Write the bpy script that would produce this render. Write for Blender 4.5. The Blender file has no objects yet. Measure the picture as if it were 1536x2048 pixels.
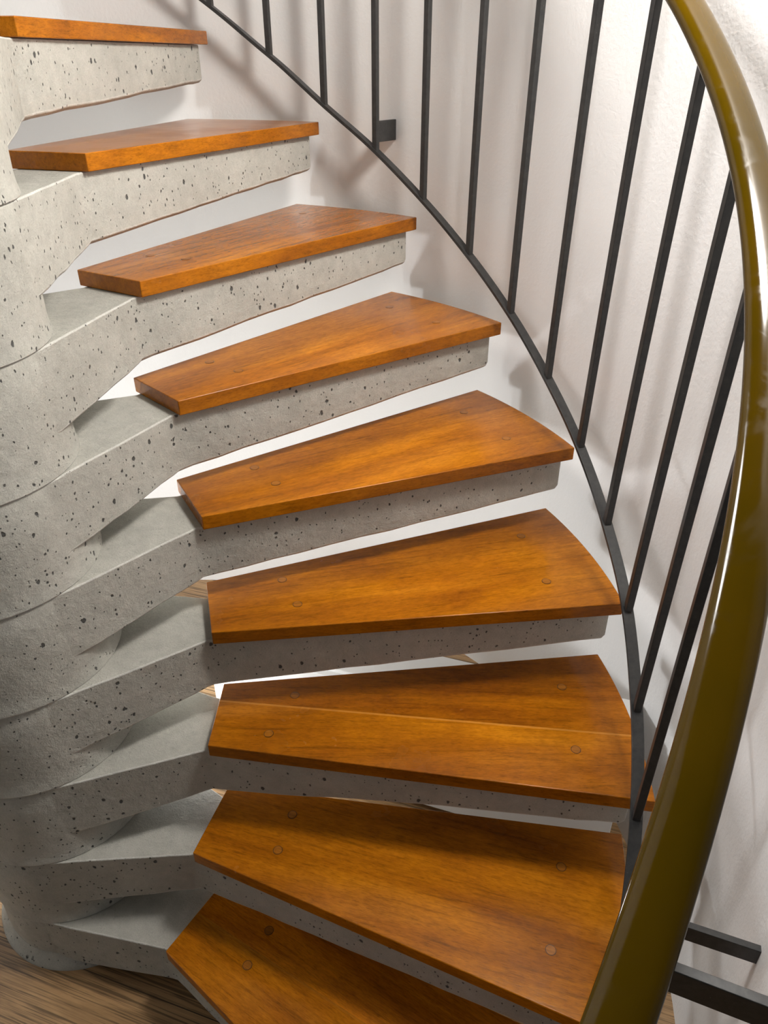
import bpy, bmesh, math, random
from mathutils import Vector, Matrix
S = bpy.context.scene
COL = S.collection
random.seed(4)

# ---------------------------------------------------------------- camera, light, exposure
CAM = (0.07834, -1.16988, 0.84325)
YAW, PITCH, ROLL, FPX = 0.50678, 0.54586, -0.00152, 1492.58
cd = bpy.data.cameras.new('camera')
cam = bpy.data.objects.new('camera', cd); COL.objects.link(cam)
cd.sensor_fit = 'VERTICAL'; cd.sensor_height = 32.0; cd.lens = FPX / 2048 * 32.0
cd.clip_start = 0.02
fw = Vector((math.sin(YAW)*math.cos(PITCH), math.cos(YAW)*math.cos(PITCH), -math.sin(PITCH)))
rt = Vector((math.cos(YAW), -math.sin(YAW), 0)); up = rt.cross(fw)
r2 = rt*math.cos(ROLL) + up*math.sin(ROLL); u2 = -rt*math.sin(ROLL) + up*math.cos(ROLL)
M = Matrix((r2, u2, -fw)).transposed().to_4x4(); M.translation = Vector(CAM)
cam.matrix_world = M
S.camera = cam

S.view_settings.view_transform = 'Standard'
S.view_settings.look = 'None'
S.view_settings.gamma = 1
S.view_settings.use_curve_mapping = False
S.view_settings.exposure = 0.0

w = bpy.data.worlds.new('world'); S.world = w; w.use_nodes = True
bg = w.node_tree.nodes['Background']
# the dim room around the stair: paler at eye level than towards its ceiling
_t = w.node_tree
_tc = _t.nodes.new('ShaderNodeTexCoord'); _sx = _t.nodes.new('ShaderNodeSeparateXYZ'); _rp = _t.nodes.new('ShaderNodeValToRGB')
_t.links.new(_tc.outputs['Generated'], _sx.inputs[0]); _t.links.new(_sx.outputs[2], _rp.inputs[0])
_rp.color_ramp.elements[0].position = 0.12; _rp.color_ramp.elements[0].color = (0.86, 0.95, 1.0, 1)
_rp.color_ramp.elements[1].position = 0.55; _rp.color_ramp.elements[1].color = (0.10, 0.10, 0.095, 1)
_t.links.new(_rp.outputs[0], bg.inputs['Color'])
bg.inputs['Strength'].default_value = 0.20

def lamp(name, loc, radius, power, color):
    ld = bpy.data.lights.new(name, 'POINT'); ld.shadow_soft_size = radius; ld.energy = power; ld.color = color
    o = bpy.data.objects.new(name, ld); COL.objects.link(o); o.location = loc
    return o
lamp('wall_lamp', (0.95, -0.56, 1.50), 0.12, 56, (1.0, 0.965, 0.91))
sp = bpy.data.lights.new('right_wall_fill_spot', 'SPOT'); sp.energy = 84; sp.color = (1.0, 0.98, 0.96); sp.shadow_soft_size = 0.22  # unseen spot added to brighten the right-hand wall, no fixture there
sp.spot_size = math.radians(66); sp.spot_blend = 0.8
so = bpy.data.objects.new('right_wall_fill_spot', sp); COL.objects.link(so); so.location = (-0.10, 0.30, 1.75)
so.rotation_euler = (Vector((1.0, -0.75, 0.25)) - so.location).to_track_quat('-Z', 'Y').to_euler()
lamp('low_back_fill', (0.0, 0.36, -0.22), 0.06, 15, (0.95, 0.98, 1.0))  # added fill behind the column, whitens what shows between the lower treads
lamp('under_stair_fill', (0.27, 0.10, -0.26), 0.04, 3.5, (0.97, 0.98, 1.0))  # weak extra fill, added to brighten the cabinet front

# ---------------------------------------------------------------- stair geometry constants
H = 0.18
DTH = 0.26033
CL = -0.285                      # bearing of a tread's centreline from its reference bearing
TH = 0.0274
STEP = [(-0.0153, -0.0019), (-0.0085, -0.0011), (-0.002, -0.0031), (0.0048, -0.0021), (0.0023, 0.003),
        (0.0089, 0.0021), (0.0074, 0.0026), (0.0098, -0.0005), (-0.0076, 0.001)]
RR, PHR, ZR = 1.0526, -0.4809, 0.0385
BAL = [(0.0027, 0.0077), (0.0038, 0.0033), (0.0049, -0.0033), (0.0049, 0.001), (0.0073, 0.0002), (0.0033, -0.0014),
       (0.0016, -0.0026), (-0.0006, -0.0051), (-0.0017, -0.0026), (-0.0032, -0.0004), (-0.0103, 0.0077),
       (-0.0071, -0.0008), (-0.0059, -0.0034)]
ZF = -0.706

# ---------------------------------------------------------------- node helpers
class NT:
    def __init__(s, name):
        s.m = bpy.data.materials.new(name); s.m.use_nodes = True
        s.t = s.m.node_tree; s.b = s.t.nodes['Principled BSDF']
    def n(s, typ, **kw):
        nd = s.t.nodes.new(typ)
        for k, v in kw.items():
            if k.startswith('i_'): nd.inputs[k[2:].replace('_', ' ')].default_value = v
            else: setattr(nd, k, v)
        return nd
    def l(s, a, b): s.t.links.new(a, b)
    def ramp(s, fac, stops):
        r = s.n('ShaderNodeValToRGB'); e = r.color_ramp.elements
        while len(e) < len(stops): e.new(0.5)
        for el, (p, c) in zip(e, stops):
            el.position = p; el.color = (c[0], c[1], c[2], 1) if hasattr(c, '__len__') else (c, c, c, 1)
        s.l(fac, r.inputs[0]); return r.outputs[0]
    def mapping(s, vec, scale, loc=(0, 0, 0), rot=(0, 0, 0)):
        m = s.n('ShaderNodeMapping'); m.inputs['Scale'].default_value = scale
        m.inputs['Location'].default_value = loc; m.inputs['Rotation'].default_value = rot
        s.l(vec, m.inputs['Vector']); return m.outputs[0]
    def mix(s, fac, a, b, mode='MIX'):
        m = s.n('ShaderNodeMix', data_type='RGBA', blend_type=mode)
        for sock, v in ((m.inputs[0], fac), (m.inputs[6], a), (m.inputs[7], b)):
            if hasattr(v, 'node'): s.l(v, sock)
            elif sock == m.inputs[0]: sock.default_value = v
            else: sock.default_value = (v[0], v[1], v[2], 1)
        return m.outputs[2]
    def math(s, op, a, b=0.0, clamp=False):
        m = s.n('ShaderNodeMath', operation=op, use_clamp=clamp)
        for i, v in enumerate((a, b)):
            if hasattr(v, 'node'): s.l(v, m.inputs[i])
            else: m.inputs[i].default_value = v
        return m.outputs[0]
    def noise(s, vec, scale, detail=4, rough=0.55, dist=0.0):
        n = s.n('ShaderNodeTexNoise'); n.inputs['Scale'].default_value = scale
        n.inputs['Detail'].default_value = detail; n.inputs['Roughness'].default_value = rough
        n.inputs['Distortion'].default_value = dist
        s.l(vec, n.inputs['Vector']); return n.outputs[0]
    def bump(s, h, strength, dist, prev=None):
        b = s.n('ShaderNodeBump'); b.inputs['Strength'].default_value = strength; b.inputs['Distance'].default_value = dist
        s.l(h, b.inputs['Height'])
        if prev is not None: s.l(prev, b.inputs['Normal'])
        return b.outputs[0]
    def obj_vec(s, offset=True):
        tc = s.n('ShaderNodeTexCoord')
        if not offset: return tc.outputs['Object']
        oi = s.n('ShaderNodeObjectInfo')
        v = s.n('ShaderNodeVectorMath', operation='SCALE'); cx = s.n('ShaderNodeCombineXYZ')
        s.l(oi.outputs['Random'], cx.inputs[0]); s.l(oi.outputs['Random'], cx.inputs[1]); s.l(oi.outputs['Random'], cx.inputs[2])
        s.l(cx.outputs[0], v.inputs[0]); v.inputs['Scale'].default_value = 37.0
        a = s.n('ShaderNodeVectorMath', operation='ADD'); s.l(tc.outputs['Object'], a.inputs[0]); s.l(v.outputs[0], a.inputs[1])
        return a.outputs[0]

def mat_wood(name='varnished_wood', joint=None):
    T = NT(name); v = T.obj_vec()
    side = line = None
    if joint:                                  # two boards glued edge to edge
        y0, slope, tone = joint
        raw = T.obj_vec(False); sx = T.n('ShaderNodeSeparateXYZ'); T.l(raw, sx.inputs[0])
        e = T.math('SUBTRACT', sx.outputs[1], T.math('ADD', T.math('MULTIPLY', sx.outputs[0], slope), y0))
        side = T.math('GREATER_THAN', e, 0.0)
        line = T.math('LESS_THAN', T.math('ABSOLUTE', T.math('ADD', e, 0.002)), 0.0022)
        off = T.n('ShaderNodeVectorMath', operation='ADD'); cx = T.n('ShaderNodeCombineXYZ')
        T.l(T.math('MULTIPLY', side, 5.3), cx.inputs[2]); T.l(v, off.inputs[0]); T.l(cx.outputs[0], off.inputs[1]); v = off.outputs[0]
    broad = T.noise(T.mapping(v, (2.0, 11, 11)), 1.0, 4, 0.55, 0.8)
    grain = T.noise(T.mapping(v, (8, 150, 150)), 1.0, 6, 0.7, 0.6)
    fine = T.noise(T.mapping(v, (90, 850, 850)), 1.0, 3, 0.6)
    c = T.ramp(broad, [(0.30, (0.30, 0.088, 0.003)), (0.52, (0.45, 0.145, 0.0035)), (0.74, (0.56, 0.195, 0.006))])
    c = T.mix(0.6, c, T.ramp(grain, [(0.34, 0.40), (0.46, 0.86), (0.62, 1.05)]), 'MULTIPLY')
    c = T.mix(0.6, c, T.ramp(fine, [(0.36, 0.55), (0.5, 1.0)]), 'MULTIPLY')
    mott = T.noise(v, 7.0, 4, 0.6); fleck = T.noise(T.mapping(v, (55, 150, 150)), 1.0, 3, 0.6)
    c = T.mix(0.6, c, T.ramp(mott, [(0.35, (0.74, 0.66, 0.6)), (0.6, (1.05, 1.05, 1.05))]), 'MULTIPLY')
    c = T.mix(0.45, c, T.ramp(fleck, [(0.35, 0.72), (0.65, 1.15)]), 'MULTIPLY')
    if joint:
        c = T.mix(side, c, T.mix(1.0, c, (tone, tone*0.95, tone*0.9), 'MULTIPLY'))
        c = T.mix(T.math('MULTIPLY', line, 0.32 if tone < 1 else 0.08), c, (0.72, 0.33, 0.06))
    T.l(c, T.b.inputs['Base Color'])
    T.l(T.ramp(mott, [(0.3, 0.28), (0.7, 0.18)]), T.b.inputs['Roughness'])
    T.b.inputs['Coat Weight'].default_value = 0.12; T.b.inputs['Coat Roughness'].default_value = 0.08
    T.b.inputs['IOR'].default_value = 1.4; T.b.inputs['Specular IOR Level'].default_value = 0.3
    T.l(T.bump(T.mix(0.5, grain, fine), 0.3, 0.0006), T.b.inputs['Normal'])
    return T.m

def mat_plug(name, col):
    T = NT(name); v = T.obj_vec()
    g = T.noise(T.mapping(v, (40, 260, 100)), 1.0, 3)
    c = T.mix(0.8, col, T.ramp(g, [(0.35, 0.6), (0.6, 1.1)]), 'MULTIPLY')
    T.l(c, T.b.inputs['Base Color']); T.b.inputs['Roughness'].default_value = 0.3
    return T.m

def mat_concrete(name='grey_concrete', lift=0.0):
    T = NT(name); v = T.obj_vec()
    geo = T.n('ShaderNodeNewGeometry')
    big = T.noise(v, 6.0, 5, 0.6); mid = T.noise(v, 45.0, 5, 0.65)
    sand = T.noise(v, 420.0, 3, 0.6)
    c = T.ramp(big, [(0.3, (0.42 + lift, 0.41 + lift, 0.365 + lift)), (0.7, (0.52 + lift, 0.51 + lift, 0.46 + lift))])
    c = T.mix(0.5, c, T.ramp(mid, [(0.3, 0.78), (0.7, 1.12)]), 'MULTIPLY')
    c = T.mix(0.35, c, T.ramp(sand, [(0.35, 0.75), (0.65, 1.1)]), 'MULTIPLY')
    # blow holes: small, irregular, sparse
    wv = T.n('ShaderNodeTexNoise'); wv.inputs['Scale'].default_value = 160; T.l(v, wv.inputs['Vector'])
    wm = T.n('ShaderNodeVectorMath', operation='SCALE'); T.l(wv.outputs['Color'], wm.inputs[0]); wm.inputs['Scale'].default_value = 0.005
    wa = T.n('ShaderNodeVectorMath', operation='ADD'); T.l(v, wa.inputs[0]); T.l(wm.outputs[0], wa.inputs[1])
    def holes(scale, size, keep):
        vo = T.n('ShaderNodeTexVoronoi'); vo.inputs['Scale'].default_value = scale; vo.inputs['Randomness'].default_value = 1.0
        T.l(T.mapping(wa.outputs[0], (1.0, 1.0, 0.72)), vo.inputs['Vector'])
        sp = T.n('ShaderNodeSeparateColor'); T.l(vo.outputs['Color'], sp.inputs[0])
        rad = T.math('MULTIPLY', T.math('SUBTRACT', sp.outputs[0], 1 - keep, True), size / keep)
        return T.math('MULTIPLY', T.math('SUBTRACT', rad, vo.outputs['Distance']), 14.0, True)
    h1 = holes(78, 0.30, 0.34); h2 = holes(170, 0.34, 0.34)
    hs = T.math('MAXIMUM', h1, h2)
    # cast side faces carry the holes; trowelled top faces carry hardly any
    sn = T.n('ShaderNodeSeparateXYZ'); T.l(geo.outputs['True Normal'], sn.inputs[0])
    side = T.ramp(T.math('ABSOLUTE', sn.outputs[2]), [(0.5, 1.0), (0.8, 0.12)])
    hs = T.math('MULTIPLY', hs, side)
    c = T.mix(hs, c, (0.085, 0.085, 0.08))
    T.l(c, T.b.inputs['Base Color']); T.b.inputs['Roughness'].default_value = 0.85
    T.b.inputs['Specular IOR Level'].default_value = 0.25
    b1 = T.bump(T.noise(v, 30.0, 7, 0.72, 0.15), 0.55, 0.008); b1 = T.bump(mid, 0.35, 0.004, b1)
    b2 = T.bump(T.math('SUBTRACT', 1.0, hs), 0.8, 0.002, b1)
    b3 = T.bump(sand, 0.35, 0.0012, b2)
    T.l(b3, T.b.inputs['Normal'])
    return T.m

def mat_wall():
    T = NT('white_plaster'); v = T.obj_vec(False)
    big = T.noise(v, 3.0, 3); roll = T.noise(v, 130.0, 4, 0.6); mid = T.noise(T.mapping(v, (30, 30, 10)), 1.0, 4)
    c = T.ramp(big, [(0.3, (0.83, 0.82, 0.81)), (0.7, (0.87, 0.865, 0.855))])
    T.l(c, T.b.inputs['Base Color']); T.b.inputs['Roughness'].default_value = 0.55
    T.b.inputs['Specular IOR Level'].default_value = 0.35
    b = T.bump(mid, 0.18, 0.002); b = T.bump(roll, 0.40, 0.0018, b)
    T.l(b, T.b.inputs['Normal'])
    return T.m

def mat_steel(name='black_painted_steel', col=(0.021, 0.021, 0.021)):
    T = NT(name); v = T.obj_vec()
    n = T.noise(v, 90.0, 4, 0.6); s = T.noise(v, 420.0, 2, 0.5)
    c = T.mix(T.ramp(n, [(0.35, 0.0), (0.75, 1.0)]), col, (col[0]*1.9, col[1]*1.8, col[2]*1.7))
    c = T.mix(T.ramp(s, [(0.74, 0.0), (0.80, 0.5)]), c, (0.4, 0.38, 0.34))
    T.l(c, T.b.inputs['Base Color']); T.b.inputs['Roughness'].default_value = 0.42
    T.b.inputs['Specular IOR Level'].default_value = 0.45
    T.l(T.bump(n, 0.3, 0.001), T.b.inputs['Normal'])
    return T.m

def mat_handrail():
    T = NT('brown_plastic'); v = T.obj_vec(False)
    n = T.noise(v, 7.0, 3, 0.5); sm = T.noise(v, 22.0, 4, 0.6, 1.0)
    c = T.ramp(n, [(0.3, (0.046, 0.027, 0.0004)), (0.7, (0.062, 0.034, 0.0006))])
    T.l(c, T.b.inputs['Base Color'])
    T.l(T.ramp(sm, [(0.50, 0.10), (0.66, 0.24)]), T.b.inputs['Roughness'])
    T.b.inputs['IOR'].default_value = 1.42; T.b.inputs['Specular IOR Level'].default_value = 0.4
    return T.m

def mat_floor():
    T = NT('oak_laminate'); v = T.obj_vec(False)
    ang = math.atan2(-0.237, 0.217)
    r = T.n('ShaderNodeVectorRotate', rotation_type='Z_AXIS'); T.l(v, r.inputs['Vector']); r.inputs['Angle'].default_value = -ang
    u = r.outputs[0]
    broad = T.noise(T.mapping(u, (2.5, 11, 1)), 1.0, 4, 0.6, 1.2)
    grain = T.noise(T.mapping(u, (4, 240, 1)), 1.0, 5, 0.6, 0.8)
    dark = T.noise(T.mapping(u, (3, 42, 1)), 1.0, 5, 0.6, 1.6)
    c = T.ramp(broad, [(0.3, (0.26, 0.150, 0.068)), (0.55, (0.42, 0.255, 0.120)), (0.75, (0.52, 0.335, 0.170))])
    c = T.mix(0.95, c, T.ramp(grain, [(0.38, 0.35), (0.50, 0.95), (0.66, 1.15)]), 'MULTIPLY')
    c = T.mix(0.85, c, T.ramp(dark, [(0.33, 0.4), (0.42, 1.0)]), 'MULTIPLY')
    # board joints
    su = T.n('ShaderNodeSeparateXYZ'); T.l(u, su.inputs[0])
    fr = T.math('FRACT', T.math('ADD', T.math('MULTIPLY', su.outputs[1], 1/0.19), 0.37))
    j = T.math('LESS_THAN', T.math('ABSOLUTE', T.math('SUBTRACT', fr, 0.5)), 0.005)
    c = T.mix(j, c, (0.05, 0.03, 0.015))
    T.l(c, T.b.inputs['Base Color']); T.b.inputs['Roughness'].default_value = 0.32
    T.l(T.bump(grain, 0.2, 0.0008), T.b.inputs['Normal'])
    return T.m

WOOD = mat_wood(); WOOD_PALE_JOINT = mat_wood('varnished_wood_pale_joint', (0.060, -0.084, 0.88)); WOOD_TWO_TONE = mat_wood('varnished_wood_two_tone', (-0.001, 0.030, 1.35)); PLUG = mat_plug('wood_plug_face', (0.34, 0.115, 0.006)); RING = mat_plug('dark_glue_line', (0.10, 0.034, 0.003))
CONC = mat_concrete(); EDGE = mat_concrete('worn_concrete_edge', 0.14); WALL = mat_wall(); STEEL = mat_steel(); HAND = mat_handrail(); FLOOR = mat_floor()

# ---------------------------------------------------------------- object helpers
def mesh_obj(name, bm, mats, parent=None, smooth=None):
    bmesh.ops.recalc_face_normals(bm, faces=bm.faces)
    me = bpy.data.meshes.new(name); bm.to_mesh(me); bm.free()
    for m in (mats if isinstance(mats, (list, tuple)) else [mats]): me.materials.append(m)
    o = bpy.data.objects.new(name, me); COL.objects.link(o)
    if parent: o.parent = parent
    if smooth is not None:
        me.shade_smooth() if smooth <= 0 else me.set_sharp_from_angle(angle=math.radians(smooth))
        if smooth > 0:
            me.polygons.foreach_set('use_smooth', [True]*len(me.polygons))
    return o

def tag(o, label, cat, group=None, kind=None):
    if label: o['label'] = label
    if cat: o['category'] = cat
    if group: o['group'] = group
    if kind: o['kind'] = kind
    return o

def struct(o): o['kind'] = 'structure'; return o

def bevel(o, width, seg=2, ang=35):
    m = o.modifiers.new('bevel', 'BEVEL'); m.width = width; m.segments = seg; m.limit_method = 'ANGLE'
    m.angle_limit = math.radians(ang); m.harden_normals = True
    return o

def box(bm, c, sx, sy, sz, rot=None):
    M4 = Matrix.Translation(Vector(c)) @ (rot.to_4x4() if rot else Matrix.Identity(4)) @ Matrix.Diagonal((sx, sy, sz, 1))
    bmesh.ops.create_cube(bm, size=1.0, matrix=M4)

def loft(bm, rings, cap=True, mat=0):
    vs = [[bm.verts.new(p) for p in r] for r in rings]
    n = len(rings[0])
    for a, b in zip(vs, vs[1:]):
        for i in range(n):
            f = bm.faces.new((a[i], a[(i+1) % n], b[(i+1) % n], b[i])); f.material_index = mat
    if cap:
        bm.faces.new(list(reversed(vs[0]))).material_index = mat; bm.faces.new(vs[-1]).material_index = mat
    return vs

# ---------------------------------------------------------------- the setting
def wall_r(a):
    c = math.cos(a + 1.2)
    return 1.126 + (0.10 if c > 0 else 0.02)*c
pts = [(0.80, -3.2), (0.80, -2.0), (0.775, -1.2)]
n = 120
for i in range(n + 1):
    a = -0.93 + (3.35 + 0.93)*i/n
    pts.append((wall_r(a)*math.cos(a), wall_r(a)*math.sin(a)))
bm = bmesh.new()
inner = pts; outer = []
for i, (x, y) in enumerate(pts):
    p0 = Vector(pts[max(i-1, 0)]); p1 = Vector(pts[min(i+1, len(pts)-1)])
    t = (p1 - p0).normalized(); outer.append((x + 0.15*t.y, y - 0.15*t.x))
ring = lambda z: [(x, y, z) for x, y in inner] + [(x, y, z) for x, y in reversed(outer)]
lo = [bm.verts.new(p) for p in ring(ZF)]; hi = [bm.verts.new(p) for p in ring(2.6)]
N = len(lo); K = len(pts)
for i in range(N): bm.faces.new((lo[i], lo[(i+1) % N], hi[(i+1) % N], hi[i]))
for i in range(K - 1):
    bm.faces.new((lo[i], lo[i+1], lo[N-2-i], lo[N-1-i])); bm.faces.new((hi[i], hi[i+1], hi[N-2-i], hi[N-1-i]))
wall = struct(mesh_obj('wall_back', bm, WALL, smooth=30))

bm = bmesh.new(); box(bm, (0, -0.9, ZF - 0.05), 5.0, 6.0, 0.10)
floor = struct(mesh_obj('floor', bm, FLOOR))

# ---------------------------------------------------------------- concrete steps
def rot2(x, y, a): return (x*math.cos(a) - y*math.sin(a), x*math.sin(a) + y*math.cos(a))
HUB = 0.172
WAIST = (0.322, 0.0625)       # centreline distance, half width of the beam where the wooden tread begins
TIP = (1.0525, 0.151)
def beam_half(x):
    if x <= WAIST[0]:
        x0, y0 = 0.052, 0.1635
        return y0 + (WAIST[1] - y0)*max(0.0, x - x0)/(WAIST[0] - x0)
    return WAIST[1] + (TIP[1] - WAIST[1])*(x - WAIST[0])/(TIP[0] - WAIST[0])
def beam_depth(x):
    if x < 0.05: return 0.131
    if x < 0.20: return 0.131 + (0.121 - 0.131)*(x - 0.05)/0.15
    if x < 0.335: return 0.121 + (0.108 - 0.121)*(x - 0.20)/0.135
    return 0.108 + (0.074 - 0.108)*(x - 0.335)/(1.045 - 0.335)

DEPTH = {5: 0.96, 6: 0.85}
def concrete_mesh(seed, lowest=False):
    rnd = random.Random(seed)
    bm = bmesh.new()
    # drum of this step, stacked on the drum of the step below
    segs = 96
    rings = []
    zb = -(H + STEP[seed][1] - (STEP[seed + 1][1] if seed < 8 else 0)) + 0.0002
    if lowest: zb = ZF - (-3*H + STEP[8][1] - TH)
    for z, dr in ((zb, 0.0035), (zb + 0.006, 0.0028), (zb + 0.014, 0.0012), (zb + 0.028, 0.0), (zb*0.6, 0.0008), (-0.06, 0.0), (-0.003, 0.0), (0.0, -0.0012)):
        rings.append([((HUB+dr)*math.cos(2*math.pi*i/segs), (HUB+dr)*math.sin(2*math.pi*i/segs), z) for i in range(segs)])
    loft(bm, rings)
    # cantilever beam
    xs = [0.0, 0.052, 0.09, 0.13, 0.17, 0.20, 0.24, 0.28, 0.31, 0.322, 0.35, 0.40, 0.45, 0.5, 0.56, 0.62, 0.68, 0.74, 0.8, 0.86, 0.92, 0.97, 1.0]
    sec = []
    for x in xs:
        w = beam_half(x) + rnd.uniform(-.0008, .0008); d = beam_depth(x)*(1 + (DEPTH.get(seed, 1.0) - 1)*min(1.0, max(0.0, x - 0.45)/0.25)) + rnd.uniform(-.0012, .0012)
        if x < 0.05: w = 0.150
        c = 0.006
        sec.append([(x, -w, 0), (x, -w, -d*0.5), (x, -w, -d + c), (x, -w + c*1.3, -d), (x, 0, -d - .001), (x, w - c*1.3, -d),
                    (x, w, -d + c), (x, w, -d*0.5), (x, w, 0)])
    # rounded outer corners: the end follows an arc about the axis
    R_END = 1.064
    w1 = beam_half(1.005)
    for k, (rx, rw, dd) in enumerate(((0.034, 0.0012, 0.0), (0.042, 0.005, 0.006), (0.046, 0.012, 0.016))):
        ring_ = []
        wk = beam_half(1.005 + rx) - rw
        d = beam_depth(1.03)*DEPTH.get(seed, 1.0) - dd*0.6
        for y, z in ((-wk, 0), (-wk, -d*.5), (-wk, -d + .006), (-wk + .008, -d), (0, -d), (wk - .008, -d), (wk, -d + .006), (wk, -d*.5), (wk, 0)):
            bulge = (math.sqrt(R_END**2 - y*y) - math.sqrt(R_END**2 - wk*wk))*(0.5 + 0.25*k)
            ring_.append((1.005 + rx + bulge, y, z))
        sec.append(ring_)
    loft(bm, sec)
    return bm

def tread_mesh(grow=0.0):
    bm = bmesh.new()
    ra, aa = 0.3397, -0.5094 - CL; rb, ab = 1.0729 + grow, -0.4401 - CL; rc, ac = 1.0747, -0.1173 - CL; rd, ad = 0.3356, -0.0604 - CL
    P = [(ra*math.cos(aa), ra*math.sin(aa))]
    for i in range(17):
        a = ab + (ac - ab)*i/16; r = rb + (rc - rb)*i/16
        P.append((r*math.cos(a), r*math.sin(a)))
    P.append((rd*math.cos(ad), rd*math.sin(ad)))
    loft(bm, [[(x, y, -TH + 0.0006) for x, y in P], [(x, y, 0) for x, y in P]])
    return bm

def plug_mesh():
    bm = bmesh.new()
    for r, z, mi in ((0.0088, 0.00025, 1), (0.0076, 0.0005, 0)):
        vs = [[(r*math.cos(t*math.pi/12), r*math.sin(t*math.pi/12), zz) for t in range(24)] for zz in (-0.002, z)]
        loft(bm, vs, mat=mi)
    return bm

names = ['topmost wooden tread, its front edge seen from slightly below, cut off at left',
         'second wooden tread from the top, seen almost edge on with a dark inner end',
         'third wooden tread from the top, flecked reddish brown upper face tapering to the left',
         'fourth wooden tread from the top, orange face with a paler sheen at its outer end',
         'fifth wooden tread from the top, its outer tip just left of the sloping black bar',
         'sixth wooden tread from the top, almost square on, with a dark rear edge',
         'seventh wooden tread from the top, two boards with a pale joint line between them',
         'second wooden tread from the floor, a broad brown board running under the handrail',
         'lowest wooden tread, reddish board nearest the laminate floor, cut off by the bottom edge']
cnames = ['topmost concrete step support, pale and cut off at the left edge',
          'concrete step support under the second tread from the top, pitted pale front face',
          'concrete step support under the third tread from the top, short grey ledge beside the column',
          'concrete step support under the fourth tread from the top, warm grey ledge beside the column',
          'concrete step support under the fifth tread from the top, shaded crescent above its ledge',
          'concrete step support under the sixth tread from the top, the bluish grey nearly level beam',
          'concrete step support under the seventh tread, whose crumbly upper edge points at the column',
          'concrete step support under the second tread from the floor, nearly horizontal ledge edge',
          'lowest concrete step support, standing on the laminate floor in a mortar collar']
plug_me = None
PLUGS_DEF = [(0.457, -0.160), (0.465, -0.083), (0.948, -0.190), (0.900, -0.335)]
PL = {4: [(0.457, -0.16), (0.465, -0.083), (0.907, -0.336), (0.945, -0.19)],
      5: [(0.457, -0.167), (0.462, -0.085), (0.949, -0.189), (0.892, -0.336)],
      6: [(0.403, -0.166), (0.462, -0.085), (0.956, -0.192), (0.912, -0.336)],
      7: [(0.447, -0.160), (0.465, -0.087), (0.945, -0.191), (0.900, -0.333)],
      8: [(0.450, -0.147), (0.462, -0.079), (0.948, -0.190), (0.900, -0.335)]}
for k in range(9):
    a = (5 - k)*DTH + STEP[k][0] + CL; z = (5 - k)*H + STEP[k][1]
    st = mesh_obj('concrete_step', concrete_mesh(k, k == 8), [CONC, EDGE], smooth=30)
    st.location = (0, 0, z - TH); st.rotation_euler = (0, 0, a)
    bevel(st, 0.0026, 2, 40).modifiers[0].material = 1
    tag(st, cnames[k], 'step', 'precast concrete steps of the spiral stair')
    if k == 8:
        bm = bmesh.new(); rings = []
        zz = ZF - (z - TH)
        for dz, r in ((0.0, 0.190), (0.005, 0.1895), (0.011, 0.186), (0.018, 0.180), (0.025, 0.1758), (0.031, 0.1727)):
            rings.append([(r*math.cos(2*math.pi*i/96), r*math.sin(2*math.pi*i/96), zz + dz) for i in range(96)])
        loft(bm, rings)
        col = mesh_obj('mortar_collar', bm, CONC, st, smooth=60)
    tr = mesh_obj('wooden_tread', tread_mesh(0.018 if k == 6 else 0.0), {6: WOOD_PALE_JOINT, 8: WOOD_TWO_TONE}.get(k, WOOD), smooth=30)
    tr.location = (0, 0, z); tr.rotation_euler = (0, 0, a)
    bevel(tr, 0.0018, 2, 40)
    tag(tr, names[k], 'stair tread', 'wooden treads of the spiral stair')
    if k >= 2:
        for (x, y) in PL.get(k, PLUGS_DEF):
            X, Y = rot2(x, y, -CL)
            if plug_me is None:
                pg = mesh_obj('wood_plug', plug_mesh(), [PLUG, RING], tr); plug_me = pg.data
            else:
                pg = bpy.data.objects.new('wood_plug', plug_me); COL.objects.link(pg); pg.parent = tr
            pg.location = (X, Y, 0)

# ---------------------------------------------------------------- railing
rail = bpy.data.objects.new('stair_railing', None); COL.objects.link(rail)
A0 = PHR + 10*DTH/2
rail.location = (RR*math.cos(-1.15), RR*math.sin(-1.15), ZF)
tag(rail, 'curved black steel railing with square balusters and an olive brown plastic handrail', 'railing')
inv = Matrix.Translation(-rail.location)
def place(o):
    o.data.transform(inv); return o

def bar_z(a):
    j = 10 - (a - PHR)/(DTH/2)
    base = ZR + (10 - j)*H/2
    i = max(0.0, min(11.999, j)); i0 = int(i); f = i - i0
    f = f*f*(3 - 2*f)
    return base + BAL[i0][1]*(1 - f) + BAL[i0+1][1]*f
SL = math.atan2(H/DTH, RR)
# flat bottom bar
bm = bmesh.new(); rings = []
a1, a0 = A0 + 2.2*DTH/2, PHR - 6.3*DTH/2
nn = 160
for i in range(nn + 1):
    a = a0 + (a1 - a0)*i/nn; z = bar_z(a)
    er = Vector((math.cos(a), math.sin(a), 0)); et = Vector((-math.sin(a), math.cos(a), 0))
    t = (et*math.cos(SL) + Vector((0, 0, math.sin(SL)))); nrm = (Vector((0, 0, math.cos(SL))) - et*math.sin(SL))
    c = er*RR + Vector((0, 0, z))
    hw = 0.0095
    rings.append([tuple(c + er*s + nrm*h) for s, h in ((-hw, -0.007), (hw, -0.007), (hw, 0), (-hw, 0))])
loft(bm, rings)
place(bevel(mesh_obj('bottom_bar', bm, STEEL, rail, smooth=40), 0.0008, 1, 50))

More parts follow.
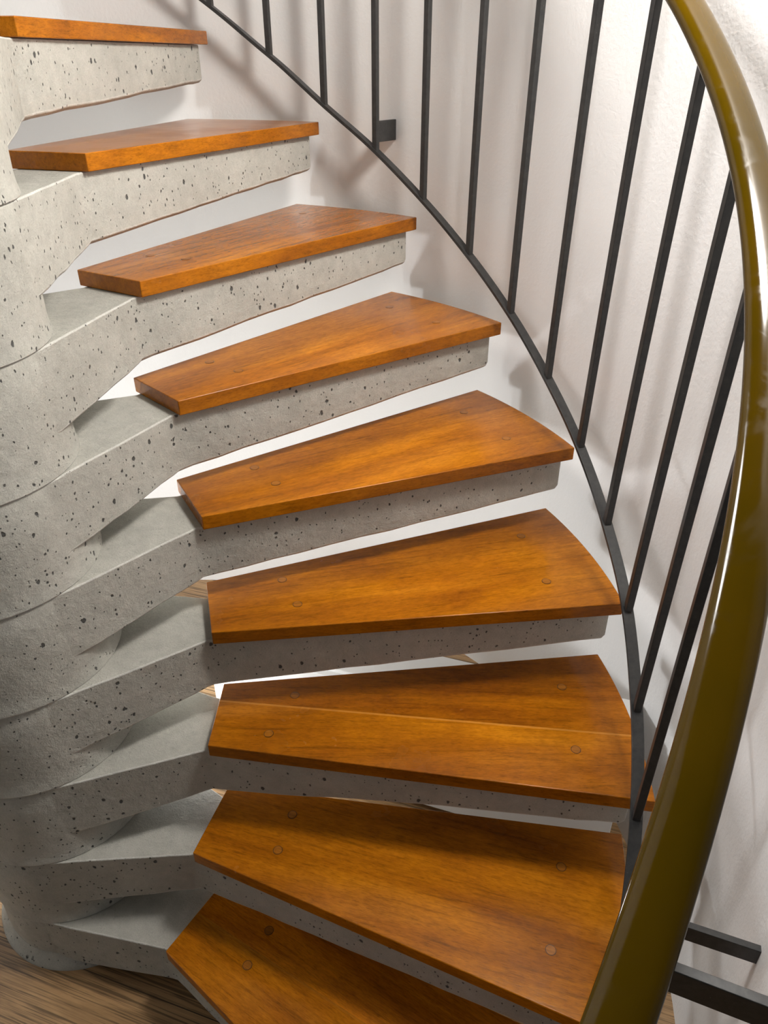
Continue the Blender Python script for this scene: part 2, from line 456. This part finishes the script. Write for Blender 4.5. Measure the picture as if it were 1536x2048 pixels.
# handrail path
RQ = (1.05879, 0.72501, 0.02415, 0.01301, 0.01224, 0.02851, 0.08265, -0.00195, -0.18165, 0.04050)
def hr(a):
    R, Hh, wr, wz, sl, R1, R2, z2, R3, z3 = RQ
    t = a + 0.8
    tc = max(-0.62, min(0.55, t))
    r = R + R1*tc + R2*tc*tc + R3*tc**3
    if t > 0.55:
        e = min(1.0, (t - 0.55)/0.8); e = e*e*(3 - 2*e)
        s = (R1 + 2*R2*.55 + 3*R3*.55**2)*0.25
        r = r + (RR - r)*e
    dz = sl*tc + z2*tc*tc + z3*tc**3
    z = ZR + (a - PHR)*H/DTH + Hh + dz
    return r, z
bm = bmesh.new(); rings = []; bm2 = bmesh.new(); rings2 = []
b1, b0 = 1.15, -1.52
for i in range(221):
    a = b0 + (b1 - b0)*i/220; r, z = hr(a)
    er = Vector((math.cos(a), math.sin(a), 0)); et = Vector((-math.sin(a), math.cos(a), 0))
    nrm = (Vector((0, 0, math.cos(SL))) - et*math.sin(SL))
    c = er*r + Vector((0, 0, z))
    ring_ = []
    for k in range(36):
        s = 2*math.pi*k/36
        cx, sx = math.cos(s), math.sin(s)
        e = 2/2.3
        px = RQ[2]*abs(cx)**e*(1 if cx >= 0 else -1); pz = RQ[3]*abs(sx)**e*(1 if sx >= 0 else -1)
        ring_.append(tuple(c + er*px + nrm*pz))
    rings.append(ring_)
    rings2.append([tuple(c + er*s + nrm*h) for s, h in ((-0.010, -RQ[3]-0.004), (0.010, -RQ[3]-0.004), (0.010, -RQ[3]+0.003), (-0.010, -RQ[3]+0.003))])
loft(bm, rings); loft(bm2, rings2)
ho = place(mesh_obj('handrail', bm, HAND, rail, smooth=60)); ho['label'] = 'glossy olive brown plastic handrail'
place(mesh_obj('handrail_strip', bm2, STEEL, rail, smooth=40))

# balusters
for j in range(-1, 16):
    a = PHR + (10 - j)*DTH/2 + (BAL[j][0] if 0 <= j < 13 else 0)
    z0 = bar_z(PHR + (10 - j)*DTH/2) - 0.003
    rt_, zt = hr(a); zt -= RQ[3] + 0.002
    bm = bmesh.new()
    rings = []
    for z, r in ((z0, RR), (zt, rt_)):
        er = Vector((math.cos(a), math.sin(a), 0)); et = Vector((-math.sin(a), math.cos(a), 0))
        c = er*r + Vector((0, 0, z)); h = 0.0061
        sl = H/DTH/RR*h
        rings.append([tuple(c - er*h - et*h - Vector((0, 0, sl))), tuple(c + er*h - et*h - Vector((0, 0, sl))),
                      tuple(c + er*h + et*h + Vector((0, 0, sl))), tuple(c - er*h + et*h + Vector((0, 0, sl)))])
    loft(bm, rings)
    place(bevel(mesh_obj('baluster', bm, STEEL, rail), 0.0009, 1, 50))

# wall brackets
def bracket(p0, p1, z, hh, th):
    d = Vector((p1[0]-p0[0], p1[1]-p0[1], 0)); L = d.length; d.normalize()
    q = Vector((-d.y, d.x, 0)); m = MatrixRows(d, q)
    bm = bmesh.new(); c = (Vector((*p0, z)) + Vector((*p1, z)))/2
    box(bm, c, L, th, hh, m)
    place(bevel(mesh_obj('wall_bracket', bm, STEEL, rail), 0.001, 1, 50))
def MatrixRows(d, q): return Matrix((d, q, Vector((0, 0, 1)))).transposed()
def pol(r, a): return (r*math.cos(a), r*math.sin(a))
a3 = PHR + 7*DTH/2 + BAL[3][0]
bracket(pol(RR + .004, a3), pol(wall_r(a3) + .01, a3), 0.706, 0.042, 0.008)
a13 = PHR - 3*DTH/2
bracket(pol(RR + .004, a13), pol(wall_r(a13) + .01, a13), bar_z(a13) + 0.045, 0.030, 0.010)
a15 = PHR - 5*DTH/2
bracket(pol(RR + .002, a15), (0.80, -1.40), 0.145, 0.034, 0.010)

# ---------------------------------------------------------------- white cabinet standing under the stair
def mat_cabinet():
    T = NT('white_lacquer'); v = T.obj_vec(False)
    n_ = T.noise(v, 5.0, 3)
    T.l(T.ramp(n_, [(0.3, (0.78, 0.78, 0.77)), (0.7, (0.82, 0.82, 0.81))]), T.b.inputs['Base Color'])
    T.b.inputs['Roughness'].default_value = 0.4
    return T.m
CAB = mat_cabinet(); GREY = mat_steel('dark_grey_metal', (0.10, 0.10, 0.10))
P0, P1 = Vector((0.36, 0.20, 0)), Vector((1.00, -0.518, 0))
d = (P1 - P0); Lc = d.length; d.normalize(); nn_ = Vector((-d.y, d.x, 0))
cab = bpy.data.objects.new('storage_cabinet', None); COL.objects.link(cab)
cab.location = ((P0 + P1)/2 + nn_*0.07); cab.location.z = ZF; cab.rotation_euler = (0, 0, math.atan2(d.y, d.x))
tag(cab, 'low white storage cabinet standing under the stair, showing only through the gaps between treads', 'cabinet')
bm = bmesh.new(); box(bm, (0, 0.01, 0.197), Lc, 0.12, 0.364); bevel(mesh_obj('body', bm, CAB, cab), 0.002, 2)
for sx in (-1, 1):
    bm = bmesh.new(); box(bm, (sx*Lc/4, -0.059, 0.200), Lc/2 - 0.006, 0.018, 0.34)
    dr = bevel(mesh_obj('door', bm, CAB, cab), 0.002, 2)
    bm = bmesh.new(); box(bm, (sx*0.03, -0.074, 0.27), 0.010, 0.012, 0.09); bevel(mesh_obj('handle', bm, GREY, dr), 0.002, 2)
for sx in (-1, 1):
    for sy in (-1, 1):
        bm = bmesh.new(); box(bm, (sx*(Lc/2 - 0.03), 0.01 + sy*0.04, 0.0075), 0.03, 0.03, 0.015); mesh_obj('foot', bm, GREY, cab)
